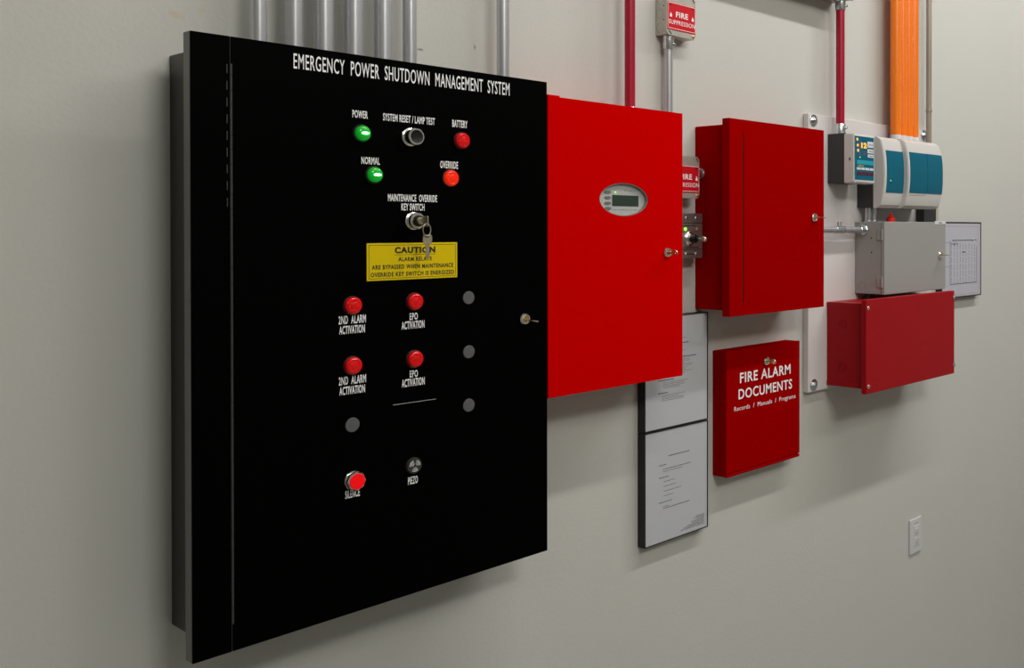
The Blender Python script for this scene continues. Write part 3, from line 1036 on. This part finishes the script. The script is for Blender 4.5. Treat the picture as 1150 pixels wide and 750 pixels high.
box(g, KX(305), KX(356), d, d + .0002, KZ(350), KZ(347))
obj('keypad_line', g, 'redlens', kp)

# ================================================================== aspirating smoke detector
ad = thing('smoke_detector', 'wide off white smoke detector with curved front and teal panels, below the orange pipes', 'smoke detector', (2.57, -DBD, 1.517))
obj('base', box(BM(), 2.4152, 2.7300, DBD, .0792, 1.5180, 1.7260, .0015), 'charcoal', ad)


def curved(bm, x0, x1, dm, de, z0, z1, db_=.078):
    """cover with a bulging front: depth dm at mid height, de near the top and bottom"""
    pr = [(db_, z0), (db_, z1)]
    n = 22
    fr = []
    for k in range(n + 1):
        t = k / n
        z_ = z1 - t * (z1 - z0)
        u = abs(2 * t - 1)
        dep = de + (dm - de) * (1 - u ** 2.4)
        edge = min(t, 1 - t) * (z1 - z0)
        if edge < .012:
            dep -= .012 * (1 - math.sqrt(max(0, 1 - (1 - edge / .012) ** 2)))
        fr.append((dep, z_))
    prism_x(bm, pr + fr, x0, x1)
    for f_ in bm.faces:
        f_.smooth = len(f_.verts) == 4
    bmesh.ops.bevel(bm, geom=[e for e in bm.edges if abs(e.verts[0].co.x - e.verts[1].co.x) < 1e-6 and min(-e.verts[0].co.y, -e.verts[1].co.y) > db_ + .012], offset=.0022, segments=2, affect='EDGES')
    return fr


c1 = BM()
curved(c1, 2.4148, 2.5290, .1165, .1000, 1.5172, 1.7262)
cc = obj('center_cover', c1, 'offwhite', ad)
c2 = BM()
curved(c2, 2.5230, 2.7330, .1320, .1150, 1.5172, 1.7262)
cr = obj('right_cover', c2, 'offwhite', ad)


def curved_panel(x0, x1, z0, z1, dm, de, Z0=1.5172, Z1=1.7262, lift=.0012):
    bm = BM()
    n = 12
    fr, bk_ = [], []
    for k in range(n + 1):
        z_ = z1 + (z0 - z1) * k / n
        u = abs(2 * (Z1 - z_) / (Z1 - Z0) - 1)
        dep = de + (dm - de) * (1 - u ** 2.4)
        fr.append((dep + lift, z_))
        bk_.append((dep - .002, z_))
    prism_x(bm, fr + bk_[::-1], x0, x1)
    return bm


w1 = obj('window', curved_panel(2.4285, 2.5215, 1.5625, 1.6860, .1165, .1000), 'teal', cc, 'teal panel')
w2 = obj('window', curved_panel(2.5340, 2.6345, 1.5640, 1.6865, .1320, .1150), 'teal', cr, 'teal panel, left of the pair')
w3 = obj('window', curved_panel(2.6357, 2.7290, 1.5645, 1.6868, .1320, .1150, lift=.0015), 'teal', cr, 'teal panel, right of the pair')
gl = BM()
cyl(gl, .0016, .1150, .1182, (2.4480, 0, 1.5975), 'D', 10)
obj('status_light', gl, 'greenled', cc)
gl = BM()
cyl(gl, .0016, .1150, .1180, (2.4480, 0, 1.5895), 'D', 10)
obj('status_light', gl, 'black_print', cc)
g = BM()
box(g, 2.5345, 2.6300, .1225, .1275, 1.5575, 1.5583)
obj('cover_groove', g, 'ovalrim', cr)
# orange sampling pipes
OG = 'orange sampling pipes above the smoke detector'
for k, (x, w) in enumerate(zip((2.5740, 2.6090, 2.6440, 2.6790), ('leftmost', 'second from left', 'third from left', 'rightmost'))):
    t = thing('sampling_pipe', f'bright orange sampling pipe, {w} of four rising from the smoke detector', 'pipe', (x, -.055, 1.726), OG)
    obj('tube', cyl(BM(), .0168, 1.7320, HC, (x, .055, 0), 'Z', 32), 'orange', t)
    obj('socket', lathe(BM(), [(.0172, 1.7262), (.0172, 1.7400), (.0168, 1.7440)], (x, .055, 0), 'Z', 32), 'labelwhite', t, 'pale pipe socket')
    pr = BM()
    zz = 1.78
    rr = random.Random(k)
    while zz < 2.45:
        hh = rr.uniform(.002, .006)
        cyl(pr, .01695, zz, zz + hh, (x, .055, 0), 'Z', 48)
        zz += hh + rr.uniform(.003, .007)
    # keep only a thin strip of print down the front of the pipe
    ang = R(-62)
    dirv = Vector((math.cos(ang), math.sin(ang), 0))
    bad = [f_ for f_ in pr.faces if (Vector((f_.calc_center_median().x - x, f_.calc_center_median().y + .055, 0)).normalized().dot(dirv) < .985) or len(f_.verts) > 4]
    bmesh.ops.delete(pr, geom=bad, context='FACES')
    obj('printed_text', pr, 'labelwhite', t)

# weathered conduit right of the orange pipes, ending in a dark box
bc = thing('conduit', 'thin weathered tan conduit right of the orange pipes', 'conduit', (2.805, -.036, 1.527))
obj('tube', cyl(BM(), .0092, 1.5290, HC, (2.8080, .036, 0), 'Z'), 'brown', bc)
obj('coupling', cyl(BM(), .0106, 1.838, 1.848, (2.8080, .036, 0), 'Z', 24, .001), 'brown', bc)
jb = thing('junction_box', 'dark grey junction box between the smoke detector and the grey box', 'junction box', (2.79, -DBD, 1.479))
obj('body', box(BM(), 2.7550, 2.8290, DBD, .048, 1.478, 1.529, .002), 'charcoal', jb)
obj('cover', box(BM(), 2.7530, 2.8310, .0475, .0510, 1.477, 1.530, .0008), 'charcoal', jb)
rw = thing('wire_raceway', 'narrow beige wire raceway behind the right end of the smoke detector', 'raceway', (2.889, 0, 1.482))
obj('channel', box(BM(), 2.8720, 2.9060, 0, .018, 1.482, 1.620, .0015), 'beige', rw)
obj('channel_cover', box(BM(), 2.8765, 2.9015, .0175, .0205, 1.482, 1.620, .0008), 'beige', rw)

# ================================================================== grey hinged box
DG = .1243
gb = thing('terminal_box', 'grey hinged steel box with a side conduit, standing above the long red box', 'electrical box', (2.5835, -DBD, 1.2646))
obj('body', box(BM(), 2.4045, 2.7620, DBD, .1110, 1.2652, 1.4760, .0012), 'greybox', gb)
gd = obj('door', box(BM(), 2.4036, 2.7632, .1122, DG, 1.2644, 1.4768, .0014), 'greybox', gb)
for za, zb in ((1.4229, 1.4550), (1.2851, 1.3171)):
    h = BM()
    box(h, 2.4020, 2.4050, .0985, .1120, za, zb, .0006)
    cyl(h, .0034, za, zb, (2.4022, .1165, 0), 'Z', 14, .0004)
    obj('hinge', h, 'greybox', gb)
for zk in (1.4290, 1.3868):
    obj('punched_hole', cyl(BM(), .0024, -.0004, .0004, (2.4045, .0787, zk), 'X', 12), 'black_print', gb)
obj('knockout', lathe(BM(), [(.0106, .0004), (.0106, -.0008), (.0118, -.0008), (.0118, .0004)], (2.4045, .0483, 1.2895), 'X', 28, cap=False), 'greybox', gb)
cam_lock(gb, 2.7255, DG, 1.3729, .0112)
lbl = obj('label_plate', box(BM(), 2.6930, 2.7625, DG - .0004, DG + .0010, 1.4700, 1.4800, .0003), 'labelwhite', gb, 'white label at the top right corner')
g = BM()
greek(g, 2.718, 2.738, 1.4742, 1.4752, DG + .0010, 2, .004)
obj('label_print', g, 'faint_print', lbl)
key(2.7255, DG + .0062, 1.3727, .031, 'small key standing edge on in the lock of the grey box', 8)
rcp = BM()
lathe(rcp, [(.0125, 0), (.0135, .003), (.0135, .0105), (.0110, .0140), (.0065, .0160), (.0045, .0185), (.0045, .0265), (.0030, .0280)], (2.523, .070, 1.4762), 'Z', 24)
tag(obj('plastic_cap', rcp, 'redcone'), 'small bright red cap on top of the grey box', 'cap')

# short conduit from the deep red cabinet to the grey box
hc = thing('conduit', 'short horizontal metal conduit joining the deep red cabinet to the grey box', 'conduit', (2.25, -.052, 1.444))
obj('tube', cyl(BM(), .0090, 2.0950, 2.3960, (0, .052, 1.4531), 'X', 24), 'galv', hc)
cn = BM()
cyl(cn, .0112, 2.2590, 2.3000, (0, .052, 1.4531), 'X', 24, .001)
cyl(cn, .0030, 0, .016, (2.2730, .052, 1.4600), 'Z', 10, .0005)
cyl(cn, .0030, 0, .016, (2.2870, .052, 1.4600), 'Z', 10, .0005)
obj('coupling', cn, 'zinc', hc)
cn = BM()
lathe(cn, [(.0165, 2.4035), (.0165, 2.3990), (.0150, 2.3975), (.0115, 2.3970), (.0115, 2.3820), (.0105, 2.3800)], (0, .052, 1.4531), 'X', 8, False)
cyl(cn, .0165, 2.3992, 2.4040, (0, .052, 1.4531), 'X', 24, .001)
obj('locknut', cn, 'zinc', hc)
for x, w in ((2.4360, 'left'), (2.4655, 'right')):
    t = thing('conduit_nipple', f'short vertical metal nipple between smoke detector and grey box, {w} of the pair', 'pipe fitting', (x, -.045, 1.476), 'nipples between detector and grey box')
    obj('tube', cyl(BM(), .0092, 1.4762, 1.5180, (x, .045, 0), 'Z', 20), 'zinc', t)
    obj('locknut', cyl(BM(), .0128, 1.4762, 1.4810, (x, .045, 0), 'Z', 8, .0006), 'zinc', t)

# ================================================================== long red box below
DR = .1630
lr = thing('battery_box', 'long low red steel box with four screws, lowest on the white board', 'electrical box', (2.50, -DBD, .9991))
obj('body', box(BM(), 2.2634, 2.7399, DBD, .1480, 1.0115, 1.2480, .0025), 'red3', lr)
for za, zb in ((1.2330, 1.2480), (1.0115, 1.0240)):
    obj('folded_seam', box(BM(), 2.2625, 2.2640, .0205, .1465, za, zb, .0005), 'red3', lr)
for zk in (1.1891, 1.0686):
    obj('knockout', lathe(BM(), [(.0104, .0004), (.0104, -.0022), (.0132, -.0022), (.0132, .0004)], (2.2634, .0745, zk), 'X', 32, cap=False), 'red3', lr)
obj('knockout', lathe(BM(), [(.0110, -.0004), (.0110, .0008), (.0130, .0008), (.0130, -.0004)], (2.3150, .0700, 1.2480), 'Z', 28, cap=False), 'red3', lr)
cv = obj('cover', box(BM(), 2.2510, 2.7523, .1465, DR, .9991, 1.2604, .0022), 'red3', lr)
for a, b_ in ((2.2605, 1.2370), (2.2625, 1.0200), (2.7490, 1.2400), (2.7490, 1.0250)):
    obj('screw', lathe(BM(), [(.0062, 0), (.0060, .0018), (.0040, .0034), (.0015, .0040), (.0004, .0040)], (a, DR, b_), 'D', 18), 'chrome', lr)

# cable grip tucked between the grey box and the long red box
cg = BM()
lathe(cg, [(.0150, 1.2482), (.0150, 1.2540), (.0110, 1.2545), (.0110, 1.2650)], (2.4300, .060, 0), 'Z', 20)
tag(obj('conduit_nipple', cg, 'blackplastic'), 'short black nipple in the gap between the grey box and the long red box', 'pipe fitting')

# ================================================================== wall outlet
ol = thing('wall_outlet', 'white wall outlet with cover plate low on the wall at the right', 'outlet', (2.781, 0, .3917))
obj('cover_plate', box(BM(), 2.7441, 2.8175, 0, .0071, .3917, .5057, .0032, 3), 'outlet', ol)
ins = obj('receptacle', box(BM(), 2.7642, 2.7974, .0060, .0086, .4150, .4825, .0010), 'outlet', ol)
for zc in (.4625, .4330):
    obj('socket_face', lathe(BM(), [(.0125, .0080), (.0125, .0094), (.0115, .0098), (.0005, .0098)], (2.7808, 0, zc), 'D', 24), 'outlet', ins)
h = BM()
for zc in (.4625, .4330):
    box(h, 2.7745, 2.7760, .0092, .0101, zc + .0005, zc + .0080)
    box(h, 2.7850, 2.7868, .0092, .0101, zc + .0010, zc + .0075)
    cyl(h, .0022, .0092, .0101, (2.7805, 0, zc - .0050), 'D', 12)
box(h, 2.7730, 2.7755, .0068, .0076, .4880, .4925)
box(h, 2.7850, 2.7880, .0068, .0076, .4880, .4925)
obj('socket_slot', h, 'grey_print', ins)
